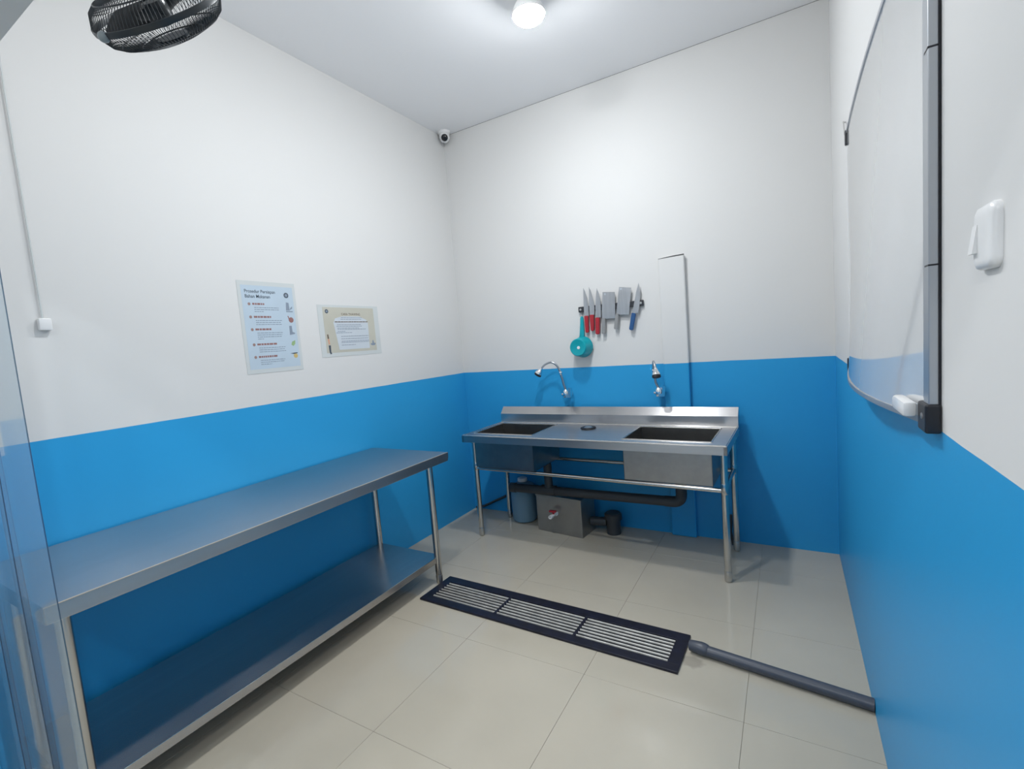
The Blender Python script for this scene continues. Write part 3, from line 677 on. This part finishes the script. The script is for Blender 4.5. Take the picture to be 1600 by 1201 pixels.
b = B(); tube(b, bent([(0.018, -0.014, 0.012), (0.10, -0.014, 0.030), (0.33, -0.013, 0.142), (0.44, -0.013, 0.20)], 0.03), 0.010, 12)
tag(link('drain_hose', b, M['dark_pipe'], None, True), 'thin dark hose against the wall behind the sink leg in the corner', 'hose', 'dark hoses under the sink')
b = B(); tube(b, bent([(2.050, -0.085, 0.010), (2.036, -0.085, 0.10), (2.045, -0.080, 0.205)], 0.05), 0.010, 12)
tag(link('drain_hose', b, M['dark_pipe'], None, True), 'short dark hose standing behind the sink leg near the whiteboard wall', 'hose', 'dark hoses under the sink')

# ------------------------------------------------------------------ security camera in the corner
cx, cyy, cz = 0.062, -0.070, H
t = thing('security_camera', 'white dome security camera in the ceiling corner', 'camera', (cx, cyy, H))
b = B(); lathe(b, [(0.050, 0.0), (0.050, -0.012), (0.044, -0.020), (0.036, -0.026)], (cx, cyy, H), (0, 0, 1), 28); link('mount_ring', b, M['white_plastic'], t, True)
cd = (Vector((2.2, -3.0, 1.6))-Vector((cx, cyy, H-0.045))).normalized()
b = B(); bmesh.ops.create_uvsphere(b, u_segments=28, v_segments=16, radius=0.042); bmesh.ops.translate(b, verts=b.verts, vec=(cx, cyy, H-0.042)); eye = link('camera_ball', b, M['white_plastic'], t, True)
b = B(); lathe(b, [(0.025, 0.030), (0.026, 0.041), (0.022, 0.044), (0.0, 0.044)], (cx, cyy, H-0.045), cd, 24); link('lens', b, M['glass_lens'], eye, True)

# ------------------------------------------------------------------ hanging cord on the side wall
t = thing('hanging_cord', 'thin white cord with a small square end hanging down the side wall', 'cord', (0.012, -2.60, 1.60))
b = B(); tube(b, [(0.008, -2.600, H), (0.010, -2.604, 2.4), (0.010, -2.602, 1.625)], 0.0030, 8); link('cord', b, M['film'], t, True)
b = B(); box(b, 0.0005, 0.026, -2.618, -2.582, 1.582, 1.626, 0.004); link('cord_end', b, M['white_plastic'], t, True)

# ------------------------------------------------------------------ caged fan above the doorway
def caged_fan():
    C = Vector((0.958, -2.543, 2.349)); a = Vector((-0.276, 0.6945, -0.664)).normalized()     # a: the way it blows
    R = 0.165; d = 0.066
    t = thing('caged_fan', 'black caged fan tilted down from above the doorway', 'fan', tuple(C))
    e1 = Vector((0, 0, 1)); e1 = (e1-a*e1.dot(a)).normalized(); e2 = a.cross(e1)
    def P(r, ang, h): return C + r*(math.cos(ang)*e1+math.sin(ang)*e2) + a*h
    # radial wires, front and back: genuine wires joined into one part each
    for sgn, nm in ((1, 'front_guard'), (-1, 'back_guard')):
        b = B()
        for k in range(110):
            an = 2*math.pi*k/110
            pts = []
            for i in range(9):
                r = 0.040+(R-0.040)*i/8; h = d*math.sqrt(max(0, 1-(r/R)**2.6))
                pts.append(P(r, an+0.25*(r/R), sgn*(h*0.86+0.009)))
            tube(b, pts, 0.0010, 4, caps=False)
        for r in (0.085, 0.13):
            h = sgn*(d*math.sqrt(1-(r/R)**2.6)*0.86+0.009)
            tube(b, [P(r, 2*math.pi*i/40, h) for i in range(41)], 0.002, 5, caps=False)
        o = link(nm, b, M['fan'], t, True); o['kind'] = 'stuff'
    b = B(); lathe(b, [(R-0.003, -0.007), (R+0.003, -0.007), (R+0.004, 0.0), (R+0.003, 0.007), (R-0.003, 0.007), (R-0.004, 0.0), (R-0.003, -0.007)], C, a, 56, cap0=False, cap1=False); link('rim_band', b, M['fan'], t, True)
    b = B(); lathe(b, [(0.042, d*0.86), (0.041, d*0.96), (0.032, d*1.04), (0.0, d*1.08)], C, a, 28); link('badge_plate', b, M['fan'], t, True)
    b = B(); lathe(b, [(0.021, 0.032), (0.030, 0.021), (0.031, -0.014), (0.028, -0.021)], C, a, 24); hub = link('hub', b, M['fan'], t, True)
    for k in range(3):
        b = B(); base = 2*math.pi*k/3+0.4; n = 8; up_ = []; lo_ = []
        for i in range(n+1):
            r = 0.028+(R-0.022-0.028)*i/n; wdt = 0.35+0.35*math.sin(math.pi*(0.15+0.75*i/n))
            tw = 0.022*(1-0.45*i/n)
            up_.append((r, base-wdt*0.8, tw)); lo_.append((r, base+wdt*0.8, -tw))
        m_ = 5; grid = []
        for i in range(n+1):
            row = []
            for j in range(m_+1):
                u = j/m_; row.append(b.verts.new(P(up_[i][0], up_[i][1]*(1-u)+lo_[i][1]*u, up_[i][2]*(1-u)+lo_[i][2]*u)))
            grid.append(row)
        for i in range(n):
            for j in range(m_): b.faces.new((grid[i][j], grid[i+1][j], grid[i+1][j+1], grid[i][j+1]))
        bmesh.ops.solidify(b, geom=list(b.faces), thickness=0.003)
        link('blade', b, M['fan'], t, True)
    b = B(); lathe(b, [(0.039, -d*0.7), (0.044, -d*0.9), (0.044, -d*1.9), (0.035, -d*2.2), (0.0, -d*2.25)], C, a, 28); mo = link('motor_housing', b, M['fan'], t, True)
    # rim clip at the lowest edge of the cage
    ang0 = math.atan2((Vector((0, -1, -0.3))).dot(e2), (Vector((0, -1, -0.3))).dot(e1))
    b = B(); p = P(R+0.004, ang0, 0); bmesh.ops.create_uvsphere(b, u_segments=14, v_segments=8, radius=0.013); bmesh.ops.translate(b, verts=b.verts, vec=p); link('rim_clip', b, M['fan_grey'], t, True)
    m0 = C-a*d*1.7
    b = B(); tube(b, bent([m0, (m0.x, m0.y-0.10, m0.z+0.05), (m0.x, YF, m0.z+0.05)], 0.03), 0.014, 14)
    lathe(b, [(0.05, 0), (0.05, 0.010), (0.025, 0.018)], (m0.x, YF, m0.z+0.05), (0, 1, 0), 24); link('wall_bracket', b, M['fan'], t, True)
caged_fan()

# ------------------------------------------------------------------ clear PVC strip curtain pushed to one side of the doorway
def strip_curtain():
    t = thing('strip_curtain', 'clear plastic strip curtain gathered at one side of the doorway', 'curtain', (0.63, -2.955, 0))
    b = B(); box(b, 0.31, 1.0, -2.985, -2.945, 1.962, 1.999, 0.004); link('curtain_rail', b, M['steel'], t)
    for (x0, x1, y, ph) in ((0.700, 0.986, -2.930, 0.3), (0.48, 0.786, -2.939, 1.4), (0.330, 0.598, -2.948, 2.2)):
        b = B(); nx, nz = 8, 24; th = 0.0022
        def pos(i, j, o):
            u = i/nx; z = 0.04+(1.965-0.04)*j/nz
            x = x0+(x1-x0)*u + 0.006*math.sin(2.1*z+ph)*(1-j/nz)
            yy = y - 0.0055*math.sin(math.pi*u)*(1.0) + 0.004*math.sin(3*z+ph)*(1-j/nz)
            return (x, yy+o, z)
        A = [[b.verts.new(pos(i, j, 0)) for j in range(nz+1)] for i in range(nx+1)]
        D = [[b.verts.new(pos(i, j, th)) for j in range(nz+1)] for i in range(nx+1)]
        for i in range(nx):
            for j in range(nz):
                b.faces.new((A[i][j], A[i+1][j], A[i+1][j+1], A[i][j+1])); b.faces.new((D[i][j], D[i][j+1], D[i+1][j+1], D[i+1][j]))
        edge = []
        for j in range(nz):
            edge.append(b.faces.new((A[0][j], A[0][j+1], D[0][j+1], D[0][j]))); edge.append(b.faces.new((A[nx][j], D[nx][j], D[nx][j+1], A[nx][j+1])))
        for i in range(nx):
            edge.append(b.faces.new((A[i][0], D[i][0], D[i+1][0], A[i+1][0]))); edge.append(b.faces.new((A[i][nz], A[i+1][nz], D[i+1][nz], D[i][nz])))
        for f in edge: f.material_index = 1
        link('strip', b, [M['pvc'], M['pvc_edge']], t, True)
strip_curtain()

for o in bpy.data.objects:
    if '_org' in o: del o['_org']
